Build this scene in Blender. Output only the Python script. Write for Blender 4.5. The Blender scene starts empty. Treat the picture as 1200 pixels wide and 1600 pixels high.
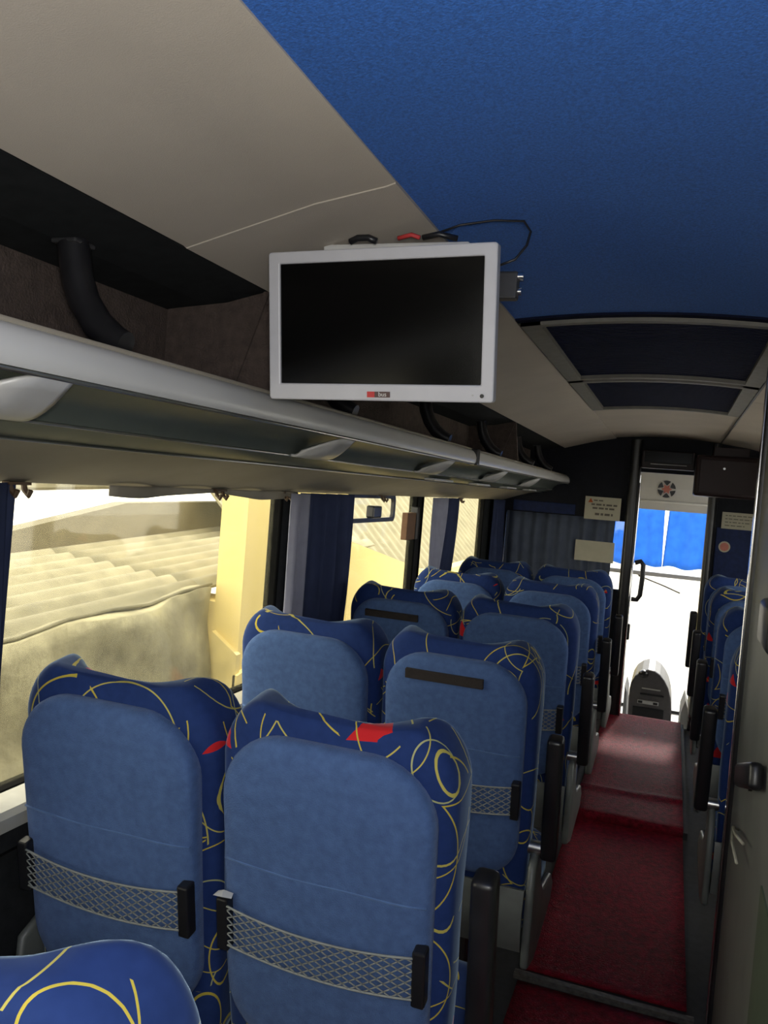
import bpy, bmesh, math, random
from mathutils import Vector, Matrix
random.seed(7)
S = bpy.context.scene
COL = S.collection
PI = math.pi

# ------------------------------------------------------------------ camera
cam_d = bpy.data.cameras.new('camera')
cam_d.sensor_fit = 'HORIZONTAL'; cam_d.sensor_width = 36.0; cam_d.lens = 38.4
cam_d.clip_start = 0.02; cam_d.clip_end = 300
cam = bpy.data.objects.new('camera', cam_d); COL.objects.link(cam)
RX = Vector((0.939, -0.087, 0.333)).normalized()
RY = Vector((0.335, 0.007, -0.942)); RY = (RY - RX * RY.dot(RX)).normalized()
RZ = RX.cross(RY)
cam.matrix_world = Matrix((( RX.x, RX.y, RX.z, 0.0), (RY.x, RY.y, RY.z, 0.0), (RZ.x, RZ.y, RZ.z, 1.65), (0, 0, 0, 1)))
S.camera = cam

# ------------------------------------------------------------------ world, exposure
w = bpy.data.worlds.new('sky'); S.world = w; w.use_nodes = True
wn = w.node_tree.nodes; wl = w.node_tree.links
bg = wn['Background']; bg.inputs['Color'].default_value = (1.0, 0.97, 0.90, 1); bg.inputs['Strength'].default_value = 2.9
sun_d = bpy.data.lights.new('sun', 'SUN'); sun_d.energy = 4.0; sun_d.angle = math.radians(4); sun_d.color = (1.0, 0.95, 0.86)
sun = bpy.data.objects.new('sun', sun_d); COL.objects.link(sun); sun.location = (2, 14, 9)
sun.rotation_euler = Vector((-0.12, -1.0, -0.62)).to_track_quat('-Z', 'Y').to_euler()
# the photographer's phone lamp, beside the lens
pl_d = bpy.data.lights.new('phone_lamp', 'POINT'); pl_d.energy = 24.0; pl_d.shadow_soft_size = 0.05; pl_d.color = (1.0, 0.97, 0.92)
pl = bpy.data.objects.new('phone_lamp', pl_d); COL.objects.link(pl); pl.location = (0.03, -0.04, 1.69)
vs = S.view_settings
vs.view_transform = 'Standard'; vs.look = 'None'; vs.gamma = 1.0; vs.exposure = 0.38; vs.use_curve_mapping = False

# ------------------------------------------------------------------ materials
def nodes_of(name):
    m = bpy.data.materials.new(name); m.use_nodes = True
    nt = m.node_tree
    return m, nt.nodes, nt.links, nt.nodes['Principled BSDF']
def rgba(c): return (c[0], c[1], c[2], 1.0)
def mat(name, c, rough=0.6, metal=0.0, var=0.12, scale=30.0, bump=0.0, bscale=200.0, sheen=0.0, spec=0.5, coat=0.0):
    m, N, L, b = nodes_of(name)
    tc = N.new('ShaderNodeTexCoord')
    nz = N.new('ShaderNodeTexNoise'); nz.inputs['Scale'].default_value = scale; nz.inputs['Detail'].default_value = 4
    L.new(tc.outputs['Object'], nz.inputs['Vector'])
    rp = N.new('ShaderNodeValToRGB')
    rp.color_ramp.elements[0].position = 0.3; rp.color_ramp.elements[1].position = 0.7
    rp.color_ramp.elements[0].color = rgba([x * (1 - var) for x in c])
    rp.color_ramp.elements[1].color = rgba([min(1, x * (1 + var)) for x in c])
    L.new(nz.outputs['Fac'], rp.inputs['Fac']); L.new(rp.outputs['Color'], b.inputs['Base Color'])
    b.inputs['Roughness'].default_value = rough; b.inputs['Metallic'].default_value = metal
    b.inputs['Specular IOR Level'].default_value = spec
    if sheen:
        b.inputs['Sheen Weight'].default_value = sheen; b.inputs['Sheen Roughness'].default_value = 0.4
        b.inputs['Sheen Tint'].default_value = rgba([min(1, 0.35 + x * 1.3) for x in c])
    if coat: b.inputs['Coat Weight'].default_value = coat
    if bump:
        n2 = N.new('ShaderNodeTexNoise'); n2.inputs['Scale'].default_value = bscale; n2.inputs['Detail'].default_value = 3
        L.new(tc.outputs['Object'], n2.inputs['Vector'])
        bp = N.new('ShaderNodeBump'); bp.inputs['Strength'].default_value = bump; bp.inputs['Distance'].default_value = 0.01
        L.new(n2.outputs['Fac'], bp.inputs['Height']); L.new(bp.outputs['Normal'], b.inputs['Normal'])
    return m

def math_node(N, L, op, a, bv, clamp=False):
    n = N.new('ShaderNodeMath'); n.operation = op; n.use_clamp = clamp
    for i, v in enumerate((a, bv)):
        if v is None: continue
        if isinstance(v, (int, float)): n.inputs[i].default_value = v
        else: L.new(v, n.inputs[i])
    return n.outputs[0]

def moquette():
    """navy seat fabric printed with loose yellow arcs and small red triangles"""
    m, N, L, b = nodes_of('patterned_moquette')
    tc = N.new('ShaderNodeTexCoord'); oi = N.new('ShaderNodeObjectInfo')
    off = N.new('ShaderNodeVectorMath'); off.operation = 'ADD'
    mul = math_node(N, L, 'MULTIPLY', oi.outputs['Random'], 7.0)
    L.new(tc.outputs['Object'], off.inputs[0]); L.new(mul, off.inputs[1])
    co = off.outputs[0]
    nz = N.new('ShaderNodeTexNoise'); nz.inputs['Scale'].default_value = 60; L.new(co, nz.inputs['Vector'])
    base = N.new('ShaderNodeMix'); base.data_type = 'RGBA'
    base.inputs[6].default_value = (0.012, 0.029, 0.115, 1); base.inputs[7].default_value = (0.020, 0.045, 0.17, 1)
    L.new(nz.outputs['Fac'], base.inputs[0])
    col = base.outputs[2]
    # lighter shapes
    def vor(scale, metric, seed):
        v = N.new('ShaderNodeTexVoronoi'); v.feature = 'F1'; v.distance = metric
        v.inputs['Scale'].default_value = scale
        a = N.new('ShaderNodeVectorMath'); a.operation = 'ADD'; a.inputs[1].default_value = (seed, seed * 1.7, seed * 0.6)
        L.new(co, a.inputs[0]); L.new(a.outputs[0], v.inputs['Vector'])
        return v
    def over(col, fac, c):
        mx = N.new('ShaderNodeMix'); mx.data_type = 'RGBA'; L.new(fac, mx.inputs[0]); L.new(col, mx.inputs[6]); mx.inputs[7].default_value = c
        return mx.outputs[2]
    # red triangles: three half planes around each cell's centre
    vt = vor(5.2, 'EUCLIDEAN', 3.3)
    sub = N.new('ShaderNodeVectorMath'); sub.operation = 'SUBTRACT'
    sc = N.new('ShaderNodeVectorMath'); sc.operation = 'SCALE'; sc.inputs['Scale'].default_value = 1.0
    add2 = N.new('ShaderNodeVectorMath'); add2.operation = 'ADD'; add2.inputs[1].default_value = (3.3, 5.61, 1.98); L.new(co, add2.inputs[0])
    L.new(add2.outputs[0], sub.inputs[0]); L.new(vt.outputs['Position'], sub.inputs[1])
    facs = None
    for d in ((0.9, 0.2, 0.5), (-0.8, 0.3, 0.5), (0.1, 0.3, -1.0), (0.1, -1.0, 0.2)):
        dt = N.new('ShaderNodeVectorMath'); dt.operation = 'DOT_PRODUCT'; dt.inputs[1].default_value = d
        L.new(sub.outputs[0], dt.inputs[0])
        f = math_node(N, L, 'LESS_THAN', dt.outputs['Value'], 0.019)
        facs = f if facs is None else math_node(N, L, 'MULTIPLY', facs, f)
    sp = N.new('ShaderNodeSeparateColor'); L.new(vt.outputs['Color'], sp.inputs[0])
    facs = math_node(N, L, 'MULTIPLY', facs, math_node(N, L, 'GREATER_THAN', sp.outputs[0], 0.25))
    col = over(col, facs, (0.55, 0.02, 0.025, 1))
    Y1, Y2, Y3 = (0.52, 0.42, 0.06, 1), (0.50, 0.44, 0.10, 1), (0.40, 0.42, 0.20, 1)
    for (scale, r, wd, seed, th, c) in ((3.4, .40, .0044, 0.0, .47, Y1), (2.7, .40, .0036, 11.0, .46, Y2), (4.2, .38, .0052, 23.0, .48, Y3), (3.0, .43, .0040, 31.0, .47, Y1), (4.8, .40, .0058, 47.0, .50, Y2), (2.1, .42, .0030, 53.0, .44, Y2), (3.7, .42, .0044, 67.0, .48, Y1)):
        v = vor(scale, 'EUCLIDEAN', seed)
        e = math_node(N, L, 'ABSOLUTE', math_node(N, L, 'SUBTRACT', v.outputs['Distance'], r), None)
        f = math_node(N, L, 'LESS_THAN', e, wd)
        n2 = N.new('ShaderNodeTexNoise'); n2.inputs['Scale'].default_value = 9; n2.inputs['Detail'].default_value = 0
        a = N.new('ShaderNodeVectorMath'); a.operation = 'ADD'; a.inputs[1].default_value = (seed, 2.0, seed); L.new(co, a.inputs[0]); L.new(a.outputs[0], n2.inputs['Vector'])
        f = math_node(N, L, 'MULTIPLY', f, math_node(N, L, 'GREATER_THAN', n2.outputs['Fac'], th))
        col = over(col, f, c)
    L.new(col, b.inputs['Base Color'])
    b.inputs['Roughness'].default_value = 0.9; b.inputs['Specular IOR Level'].default_value = 0.15
    b.inputs['Sheen Weight'].default_value = 0.35; b.inputs['Sheen Roughness'].default_value = 0.35
    b.inputs['Sheen Tint'].default_value = (0.55, 0.75, 0.95, 1)
    return m

def glass_mat(name, tint=(0.98, 0.97, 0.90), gl=0.05, haze=0.02):
    m = bpy.data.materials.new(name); m.use_nodes = True
    N = m.node_tree.nodes; L = m.node_tree.links; N.clear()
    out = N.new('ShaderNodeOutputMaterial'); tr = N.new('ShaderNodeBsdfTransparent'); tr.inputs['Color'].default_value = rgba(tint)
    gs = N.new('ShaderNodeBsdfGlossy'); gs.inputs['Roughness'].default_value = 0.03
    df = N.new('ShaderNodeBsdfTranslucent'); df.inputs['Color'].default_value = (0.95, 0.90, 0.62, 1)
    m1 = N.new('ShaderNodeMixShader'); m1.inputs[0].default_value = haze
    m2 = N.new('ShaderNodeMixShader'); m2.inputs[0].default_value = gl
    L.new(tr.outputs[0], m1.inputs[1]); L.new(df.outputs[0], m1.inputs[2])
    L.new(m1.outputs[0], m2.inputs[1]); L.new(gs.outputs[0], m2.inputs[2]); L.new(m2.outputs[0], out.inputs[0])
    return m

def cloth_mat(name, c, trans=0.4):
    m = bpy.data.materials.new(name); m.use_nodes = True
    N = m.node_tree.nodes; L = m.node_tree.links; N.clear()
    out = N.new('ShaderNodeOutputMaterial')
    tc = N.new('ShaderNodeTexCoord'); nz = N.new('ShaderNodeTexNoise'); nz.inputs['Scale'].default_value = 14; L.new(tc.outputs['Object'], nz.inputs['Vector'])
    mx = N.new('ShaderNodeMix'); mx.data_type = 'RGBA'; L.new(nz.outputs['Fac'], mx.inputs[0])
    mx.inputs[6].default_value = rgba([x * 0.8 for x in c]); mx.inputs[7].default_value = rgba([x * 1.2 for x in c])
    d = N.new('ShaderNodeBsdfDiffuse'); t = N.new('ShaderNodeBsdfTranslucent')
    L.new(mx.outputs[2], d.inputs[0]); L.new(mx.outputs[2], t.inputs[0])
    ms = N.new('ShaderNodeMixShader'); ms.inputs[0].default_value = trans
    L.new(d.outputs[0], ms.inputs[1]); L.new(t.outputs[0], ms.inputs[2]); L.new(ms.outputs[0], out.inputs[0])
    return m

def emit_mat(name, c, s):
    m = bpy.data.materials.new(name); m.use_nodes = True
    N = m.node_tree.nodes; L = m.node_tree.links
    b = N['Principled BSDF']; b.inputs['Emission Color'].default_value = rgba(c); b.inputs['Emission Strength'].default_value = s
    return m

def carpet_mat():
    m = mat('red_carpet', (0.205, 0.005, 0.018), rough=0.6, var=0.45, scale=45, bump=0.9, bscale=170, spec=0.14)
    return m

M = {}
M['velvet'] = mat('plain_blue_velvet', (0.070, 0.128, 0.29), rough=0.9, var=0.14, scale=55, bump=0.35, bscale=420, sheen=0.35, spec=0.15)
M['seam'] = mat('blue_seam', (0.085, 0.155, 0.33), rough=0.9, sheen=0.4, spec=0.1)
M['moq'] = moquette()
M['net'] = mat('net_cord', (0.26, 0.275, 0.26), rough=0.8)
M['blackplastic'] = mat('black_plastic', (0.012, 0.012, 0.014), rough=0.35, var=0.2)
M['gasket'] = mat('black_rubber_gasket', (0.008, 0.008, 0.008), rough=0.9, spec=0.03)
M['greyplastic'] = mat('grey_seat_plastic', (0.125, 0.137, 0.130), rough=0.42, var=0.15, scale=20)
M['darkmetal'] = mat('dark_painted_metal', (0.03, 0.03, 0.032), rough=0.5)
M['velcro'] = mat('dark_brown_velcro', (0.028, 0.022, 0.020), rough=0.95, bump=0.4)
M['beige'] = mat('beige_roof_fabric', (0.48, 0.43, 0.37), rough=0.85, var=0.06, scale=4, bump=0.12, bscale=500)
M['blueceil'] = mat('blue_roof_fabric', (0.028, 0.135, 0.50), rough=0.9, var=0.28, scale=220, bump=0.3, bscale=350, sheen=0.1)
M['trimgrey'] = mat('grille_frame_grey', (0.17, 0.165, 0.15), rough=0.6)
M['grille'] = mat('dark_grille', (0.008, 0.011, 0.032), rough=0.7, spec=0.06)
M['brown'] = mat('brown_rack_carpet', (0.075, 0.055, 0.047), rough=0.95, var=0.25, scale=40, bump=0.5)
M['fascia'] = mat('white_rack_fascia', (0.58, 0.58, 0.57), rough=0.32, var=0.04, scale=5)
M['channel'] = mat('grey_green_channel', (0.085, 0.10, 0.088), rough=0.45, var=0.1, scale=8, spec=0.25)
M['alu'] = mat('brushed_aluminium', (0.62, 0.62, 0.60), rough=0.28, metal=1.0, var=0.05)
M['dullmetal'] = mat('dull_worn_metal', (0.16, 0.15, 0.14), rough=0.5, metal=0.6, var=0.3, scale=60)
M['chrome'] = mat('chrome', (0.75, 0.75, 0.75), rough=0.16, metal=1.0, var=0.03)
M['silver'] = mat('silver_plastic', (0.42, 0.42, 0.42), rough=0.35, var=0.06)
M['underside'] = mat('beige_grey_underside', (0.25, 0.225, 0.18), rough=0.7, var=0.08, scale=6)
M['sill'] = mat('pale_sill', (0.46, 0.45, 0.40), rough=0.4, var=0.06)
M['darkwall'] = mat('dark_side_panel', (0.020, 0.022, 0.024), rough=0.8, var=0.2, spec=0.15)
M['rubber'] = mat('grey_rubber_floor', (0.04, 0.04, 0.042), rough=0.7, var=0.2)
M['carpet'] = carpet_mat()
M['bulk'] = mat('bulkhead_laminate', (0.007, 0.008, 0.013), rough=0.5, var=0.2, spec=0.12)
M['bulkblue'] = mat('bulkhead_blue', (0.010, 0.020, 0.075), rough=0.5, var=0.2, spec=0.15)
M['tvwhite'] = mat('silver_white_tv_plastic', (0.50, 0.50, 0.53), rough=0.4, var=0.03)
M['screen'] = mat('black_screen', (0.003, 0.003, 0.003), rough=0.15, var=0.0, spec=0.18)
M['paper'] = mat('aged_paper', (0.42, 0.40, 0.31), rough=0.9, var=0.06, scale=12)
M['ink'] = mat('grey_ink', (0.12, 0.11, 0.09), rough=0.9)
M['orange'] = mat('orange_ink', (0.45, 0.10, 0.02), rough=0.9)
M['red'] = mat('red_print', (0.50, 0.04, 0.04), rough=0.6)
M['pink'] = mat('pink_print', (0.50, 0.17, 0.13), rough=0.6)
M['white'] = mat('white_laminate', (0.62, 0.62, 0.60), rough=0.5, var=0.04, scale=6)
M['brownbox'] = mat('dark_brown_plastic', (0.014, 0.008, 0.009), rough=0.4, spec=0.2)
M['curtain'] = cloth_mat('blue_grey_curtain', (0.055, 0.07, 0.14), 0.25)
M['bulkcurtain'] = cloth_mat('grey_blue_pleats', (0.11, 0.13, 0.18), 0.3)
M['cabfloor'] = mat('pale_cab_floor', (0.42, 0.40, 0.38), rough=0.5)  # colour lightened so the floor bounces sunlight up towards the ceiling
M['curtainlining'] = cloth_mat('pale_lilac_lining', (0.36, 0.37, 0.47), 0.2)
M['bluecurtain'] = cloth_mat('bright_blue_curtain', (0.15, 0.38, 0.82), 0.7)
M['partition'] = mat('grey_partition', (0.19, 0.20, 0.185), rough=0.45, var=0.10, scale=7)
M['partgreen'] = mat('grey_green_panel', (0.10, 0.13, 0.09), rough=0.5, var=0.15, scale=9)
M['glass'] = glass_mat('window_glass')
M['clearglass'] = glass_mat('clear_glass', (0.97, 0.98, 0.98), 0.05, 0.01)
M['dashgrey'] = mat('dash_grey_plastic', (0.075, 0.07, 0.073), rough=0.5)
M['cord'] = mat('pale_string', (0.40, 0.38, 0.30), rough=0.9)
M['hook'] = mat('brown_hook', (0.09, 0.055, 0.03), rough=0.6)
# outside
M['plaster'] = mat('rough_grey_plaster', (0.36, 0.33, 0.21), rough=0.95, var=0.45, scale=3.2, bump=1.0, bscale=12)
M['fibre'] = mat('weathered_fibre_cement', (0.25, 0.23, 0.155), rough=0.95, var=0.18, scale=5, bump=0.3, bscale=30)
M['fibredark'] = mat('dark_weathered_roof', (0.17, 0.152, 0.105), rough=0.95, var=0.18, scale=3)
M['yellow'] = mat('yellow_render', (0.80, 0.64, 0.25), rough=0.9, var=0.05, scale=1.5)
M['yellowold'] = mat('stained_yellow_render', (0.70, 0.57, 0.24), rough=0.9, var=0.22, scale=4)
M['ground'] = mat('concrete_ground', (0.50, 0.48, 0.44), rough=0.95, var=0.12, scale=1.0)
M['buswhite'] = mat('bus_body_white', (0.6, 0.6, 0.6), rough=0.4)

# ------------------------------------------------------------------ mesh helpers
def tagk(o, kind=None, label=None, cat=None, group=None):
    if kind: o['kind'] = kind
    if label: o['label'] = label
    if cat: o['category'] = cat
    if group: o['group'] = group
    return o
def empty(name, loc=(0, 0, 0), rz=0.0):
    o = bpy.data.objects.new(name, None); COL.objects.link(o); o.location = loc; o.rotation_euler = (0, 0, rz)
    o.empty_display_size = 0.05
    return o
def link(name, me, m, parent=None, smooth=False, angle=None):
    o = bpy.data.objects.new(name, me); COL.objects.link(o)
    if m is not None: me.materials.append(M[m] if isinstance(m, str) else m)
    if smooth:
        for p in me.polygons: p.use_smooth = True
        if angle:
            try: me.set_sharp_from_angle(angle=math.radians(angle))
            except Exception: pass
    if parent is not None: o.parent = parent
    return o
class MB:
    """collects geometry for ONE mesh object"""
    def __init__(s): s.v = []; s.f = []
    def add(s, vs, fs):
        n = len(s.v); s.v += [tuple(v) for v in vs]; s.f += [tuple(i + n for i in f) for f in fs]; return s
    def box(s, x0, x1, y0, y1, z0, z1, bev=0.0, seg=2):
        if bev <= 0:
            vs = [(x, y, z) for z in (z0, z1) for y in (y0, y1) for x in (x0, x1)]
            return s.add(vs, [(0, 2, 3, 1), (4, 5, 7, 6), (0, 1, 5, 4), (2, 6, 7, 3), (0, 4, 6, 2), (1, 3, 7, 5)])
        bm = bmesh.new(); bmesh.ops.create_cube(bm, size=1.0)
        for v in bm.verts: v.co = Vector(((x0 + x1) / 2 + v.co.x * (x1 - x0), (y0 + y1) / 2 + v.co.y * (y1 - y0), (z0 + z1) / 2 + v.co.z * (z1 - z0)))
        bmesh.ops.bevel(bm, geom=list(bm.edges), offset=bev, segments=seg, affect='EDGES', profile=0.5)
        bm.verts.index_update()
        s.add([v.co for v in bm.verts], [[v.index for v in f.verts] for f in bm.faces]); bm.free(); return s
    def prism(s, poly, axis, a0, a1):
        """poly: 2-D outline; axis 'x': (y,z) outline, 'y': (x,z), 'z': (x,y)"""
        def P(p, a):
            return {'x': (a, p[0], p[1]), 'y': (p[0], a, p[1]), 'z': (p[0], p[1], a)}[axis]
        n = len(poly)
        vs = [P(p, a0) for p in poly] + [P(p, a1) for p in poly]
        fs = [tuple(range(n))[::-1], tuple(range(n, 2 * n))] + [(i, (i + 1) % n, n + (i + 1) % n, n + i) for i in range(n)]
        return s.add(vs, fs)
    def strip(s, prof, axis, a0, a1, th=0.0, na=1):
        """open profile extruded along an axis into a sheet of thickness th (offset along profile normal)"""
        out = []
        n = len(prof)
        nor = []
        for i in range(n):
            a = prof[max(i - 1, 0)]; b = prof[min(i + 1, n - 1)]
            t = Vector((b[0] - a[0], b[1] - a[1])).normalized(); nor.append((-t.y, t.x))
        poly = list(prof) + [(prof[i][0] + nor[i][0] * th, prof[i][1] + nor[i][1] * th) for i in range(n - 1, -1, -1)]
        def P(p, a):
            return {'x': (a, p[0], p[1]), 'y': (p[0], a, p[1]), 'z': (p[0], p[1], a)}[axis]
        m_ = len(poly); vs = []; fs = []
        for k in range(na + 1):
            a = a0 + (a1 - a0) * k / na
            vs += [P(p, a) for p in poly]
        for k in range(na):
            for i in range(m_):
                j = (i + 1) % m_
                fs.append((k * m_ + i, k * m_ + j, (k + 1) * m_ + j, (k + 1) * m_ + i))
        for k in (0, na):
            for i in range(n - 1):
                q = (k * m_ + i, k * m_ + i + 1, k * m_ + m_ - 2 - i, k * m_ + m_ - 1 - i)
                fs.append(q if k else q[::-1])
        return s.add(vs, fs)
    def tube(s, pts, r, n=8, closed=False):
        pts = [Vector(p) for p in pts]; k = len(pts); vs = []; fs = []
        up = None
        for i, p in enumerate(pts):
            a = pts[i - 1] if (i or closed) else p; b = pts[(i + 1) % k] if (i < k - 1 or closed) else p
            t = (b - a).normalized()
            if up is None: up = t.orthogonal().normalized()
            up = (up - t * up.dot(t)).normalized(); sd = t.cross(up)
            rr = r[i] if isinstance(r, (list, tuple)) else r
            for q in range(n):
                c_, s_ = math.cos(2 * PI * q / n), math.sin(2 * PI * q / n)
                vs.append(p + up * c_ * rr + sd * s_ * rr)
        for i in range(k if closed else k - 1):
            i2 = (i + 1) % k
            for q in range(n):
                q2 = (q + 1) % n
                fs.append((i * n + q, i * n + q2, i2 * n + q2, i2 * n + q))
        if not closed:
            fs.append(tuple(range(n))[::-1]); fs.append(tuple(range((k - 1) * n, k * n)))
        return s.add(vs, fs)
    def rings(s, R, cap0=True, cap1=True):
        n = len(R[0]); vs = [p for r in R for p in r]; fs = []
        for i in range(len(R) - 1):
            for q in range(n):
                q2 = (q + 1) % n
                fs.append((i * n + q, i * n + q2, (i + 1) * n + q2, (i + 1) * n + q))
        if cap0: fs.append(tuple(range(n))[::-1])
        if cap1: fs.append(tuple(range((len(R) - 1) * n, len(R) * n)))
        return s.add(vs, fs)
    def grid(s, nu, nv, fn):
        vs = [fn(i / nu, j / nv) for j in range(nv + 1) for i in range(nu + 1)]
        fs = [(j * (nu + 1) + i, j * (nu + 1) + i + 1, (j + 1) * (nu + 1) + i + 1, (j + 1) * (nu + 1) + i) for j in range(nv) for i in range(nu)]
        return s.add(vs, fs)
    def xf(s, fn): s.v = [tuple(fn(Vector(v))) for v in s.v]; return s
    def mesh(s, name, fix=True):
        me = bpy.data.meshes.new(name); me.from_pydata(s.v, [], s.f); 
        if fix:
            bm = bmesh.new(); bm.from_mesh(me); bmesh.ops.recalc_face_normals(bm, faces=bm.faces); bm.to_mesh(me); bm.free()
        me.update(); return me
    def build(s, name, m, parent=None, smooth=False, angle=None):
        return link(name, s.mesh(name), m, parent, smooth, angle)
def rrect(hw, hh, r, n=6, cx=0, cy=0):
    out = []
    for (sx, sy, a0) in ((1, 1, 0), (-1, 1, 90), (-1, -1, 180), (1, -1, 270)):
        for k in range(n + 1):
            a = math.radians(a0 + 90 * k / n)
            out.append((cx + sx * (hw - r) + r * math.cos(a), cy + sy * (hh - r) + r * math.sin(a)))
    return out
def lerp(a, b, t): return a + (b - a) * t
def sstep(a, b, x):
    t = max(0, min(1, (x - a) / (b - a))); return t * t * (3 - 2 * t)
def struct(o): o['kind'] = 'structure'; return o
def text_mesh(txt, size, name, m, parent, mw, ext=0.0006):
    cu = bpy.data.curves.new(name, 'FONT'); cu.body = txt; cu.size = size; cu.extrude = ext; cu.align_x = 'CENTER'; cu.align_y = 'CENTER'
    t = bpy.data.objects.new(name + '_tmp', cu); COL.objects.link(t)
    bpy.context.view_layer.update()
    me = bpy.data.meshes.new_from_object(t.evaluated_get(bpy.context.evaluated_depsgraph_get()))
    bpy.data.objects.remove(t); bpy.data.curves.remove(cu)
    me.transform(mw); me.materials.clear()
    return link(name, me, m, parent)

# ------------------------------------------------------------------ dimensions
XL, XR = -1.30, 1.12            # inner faces of side walls
YR, YB = -1.70, 6.45            # rear wall, front bulkhead
CZ = 2.13                       # roof panel height at the edges of the aisle ceiling
CX0, CX1 = -0.473, 0.272
def ceil_z(x): 
    t = (x - (CX0 + CX1) / 2) / ((CX1 - CX0) / 2); return CZ + 0.022 * (1 - t * t)

# ------------------------------------------------------------------ setting: shell
f = MB().box(XL - .06, XR + .06, YR, YB + .02, -0.12, 0.0); struct(f.build('floor', 'rubber'))
f = MB().box(-0.40, 0.20, 4.32, YB + .02, -0.01, 0.035); struct(f.build('floor_step', 'rubber'))
WINS = [(-1.35, 0.90), (1.00, 2.60), (2.69, 4.20), (4.29, 5.83)]
WZ0, WZ1 = 0.925, 1.622
wl_ = MB().box(XL - .035, XL, YR, 8.6, -1.2, WZ0 - .02).box(XL - .035, XL, YR, 8.6, WZ1, 2.30)
ys = [YR] + [y for w_ in WINS for y in w_] + [YB + .1]
for i in range(0, len(ys), 2): wl_.box(XL - .035, XL, ys[i], ys[i + 1], WZ0 - .02, WZ1)
struct(wl_.build('wall_left', 'darkwall'))
for i, (a, b) in enumerate(WINS):
    fr = MB(); t = 0.022
    for (y0, y1, z0, z1) in ((a, b, WZ0 - .02, WZ0 + .005), (a, b, WZ1 - t, WZ1), (a, a + t, WZ0, WZ1), (b - t, b, WZ0, WZ1)):
        fr.box(XL - .037, XL + .006, y0, y1, z0, z1, 0.003, 1)
    o = struct(fr.build('window_%d' % (i + 1), 'gasket'))
    MB().box(XL - .022, XL - .017, a + .01, b - .01, WZ0 - .01, WZ1 - .01).build('window_pane', 'glass', o)
# sill ledge and lower side panelling
sl = MB().prism([(XL, WZ0 - .03), (XL + .010, WZ0 + .004), (XL + .075, WZ0 - .002), (XL + .085, WZ0 - .014), (XL + .080, WZ0 - .045), (XL, WZ0 - .045)], 'y', YR + .01, YB - .01)
struct(sl.build('trim_1', 'sill'))
lp = MB().prism([(XL, 0.0), (XL + .03, 0.0), (XL + .03, .80), (XL + .065, .83), (XL + .065, .878), (XL, .878)], 'y', YR + .01, YB - .01)
struct(lp.build('trim_2', 'darkwall'))
wr = MB().box(XR, XR + .035, YR, 8.6, -1.2, WZ0).box(XR, XR + .035, YR, 8.6, 1.70, 2.30)
for (a, b) in ((YR, 3.0), (4.15, 4.25), (5.75, YB + .1)): wr.box(XR, XR + .035, a, b, WZ0, 1.70)
struct(wr.build('wall_right', 'darkwall'))
for i, (a, b) in enumerate(((3.0, 4.15), (4.25, 5.75))):  # unseen right windows, added to bring daylight to the front ceiling
    fr = MB()
    for (y0, y1, z0, z1) in ((a, b, WZ0, WZ0 + .02), (a, b, 1.68, 1.70), (a, a + .02, WZ0, 1.70), (b - .02, b, WZ0, 1.70)): fr.box(XR - .006, XR + .037, y0, y1, z0, z1, 0.003, 1)
    o = struct(fr.build('window_%d' % (8 + i), 'gasket')); MB().box(XR + .017, XR + .022, a + .01, b - .01, WZ0 + .01, 1.69).build('window_pane', 'clearglass', o)
# rear wall with an unseen window added to let daylight in from behind
rw = MB().box(XL - .06, XR + .06, YR - .06, YR, 0, 1.05).box(XL - .06, XR + .06, YR - .06, YR, 1.92, 2.3)
rw.box(XL - .06, -1.05, YR - .06, YR, 1.05, 1.92).box(.88, XR + .06, YR - .06, YR, 1.05, 1.92)
struct(rw.build('wall_rear', 'partition'))
rf = MB()
for (x0, x1, z0, z1) in ((-1.05, .88, 1.05, 1.08), (-1.05, .88, 1.89, 1.92), (-1.05, -1.02, 1.05, 1.92), (.85, .88, 1.05, 1.92)): rf.box(x0, x1, YR - .05, YR + .01, z0, z1)
o = struct(rf.build('window_5', 'blackplastic')); MB().box(-1.04, .87, YR - .035, YR - .03, 1.06, 1.91).build('window_pane', 'clearglass', o)
# roof skin (keeps the sky out)
struct(MB().box(XL - .06, XR + .06, YR - .06, 8.75, 2.30, 2.36).build('roof', 'buswhite'))

# ------------------------------------------------------------------ ceiling
ce = empty('ceiling'); struct(ce)
def arch(y0, y1, name, m, x0=CX0, x1=CX1, dz=0.0, th=0.02, na=1):
    prof = [(lerp(x0, x1, k / 12), ceil_z(lerp(x0, x1, k / 12)) + dz) for k in range(13)]
    return MB().strip(prof, 'y', y0, y1, th, na).build(name, m, ce, True, 40)
arch(YR + .005, 1.24, 'blue_panel', 'blueceil'); arch(1.24, 2.27, 'blue_panel', 'blueceil', dz=.0015)
arch(4.50, YB, 'beige_panel', 'beige', CX0, CX1)
# beige slopes each side of the aisle ceiling
def slope(pr, y0, y1, nm='beige_side_panel'): return MB().strip(pr, 'y', y0, y1, 0.012).build(nm, 'beige', ce, True, 50)
LIP = (-0.84, 2.032)
lp_ = [(CX0 + .012, CZ - .003), (CX0 - .004, CZ - .008), (-0.60, 2.099), (-0.74, 2.060), (LIP[0], LIP[1]), (LIP[0] - .008, LIP[1] + .006)]
lp_ = lp_[::-1]
slope(lp_, YR + .01, 1.236); slope([(x, z - .0022) for x, z in lp_], 1.236, YB)
rp_ = [(CX1 + .004, CZ - .004), (0.45, 2.105), (0.66, 2.06), (XR, 1.92)]
slope(rp_, YR + .01, 3.9); slope(rp_, 3.905, YB)
# rail along the blue ceiling edge
MB().tube([(CX1, YR + .01, CZ - .006), (CX1, YB, CZ - .006)], .005, 6).build('edge_rail', 'darkmetal', ce, True)

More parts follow.
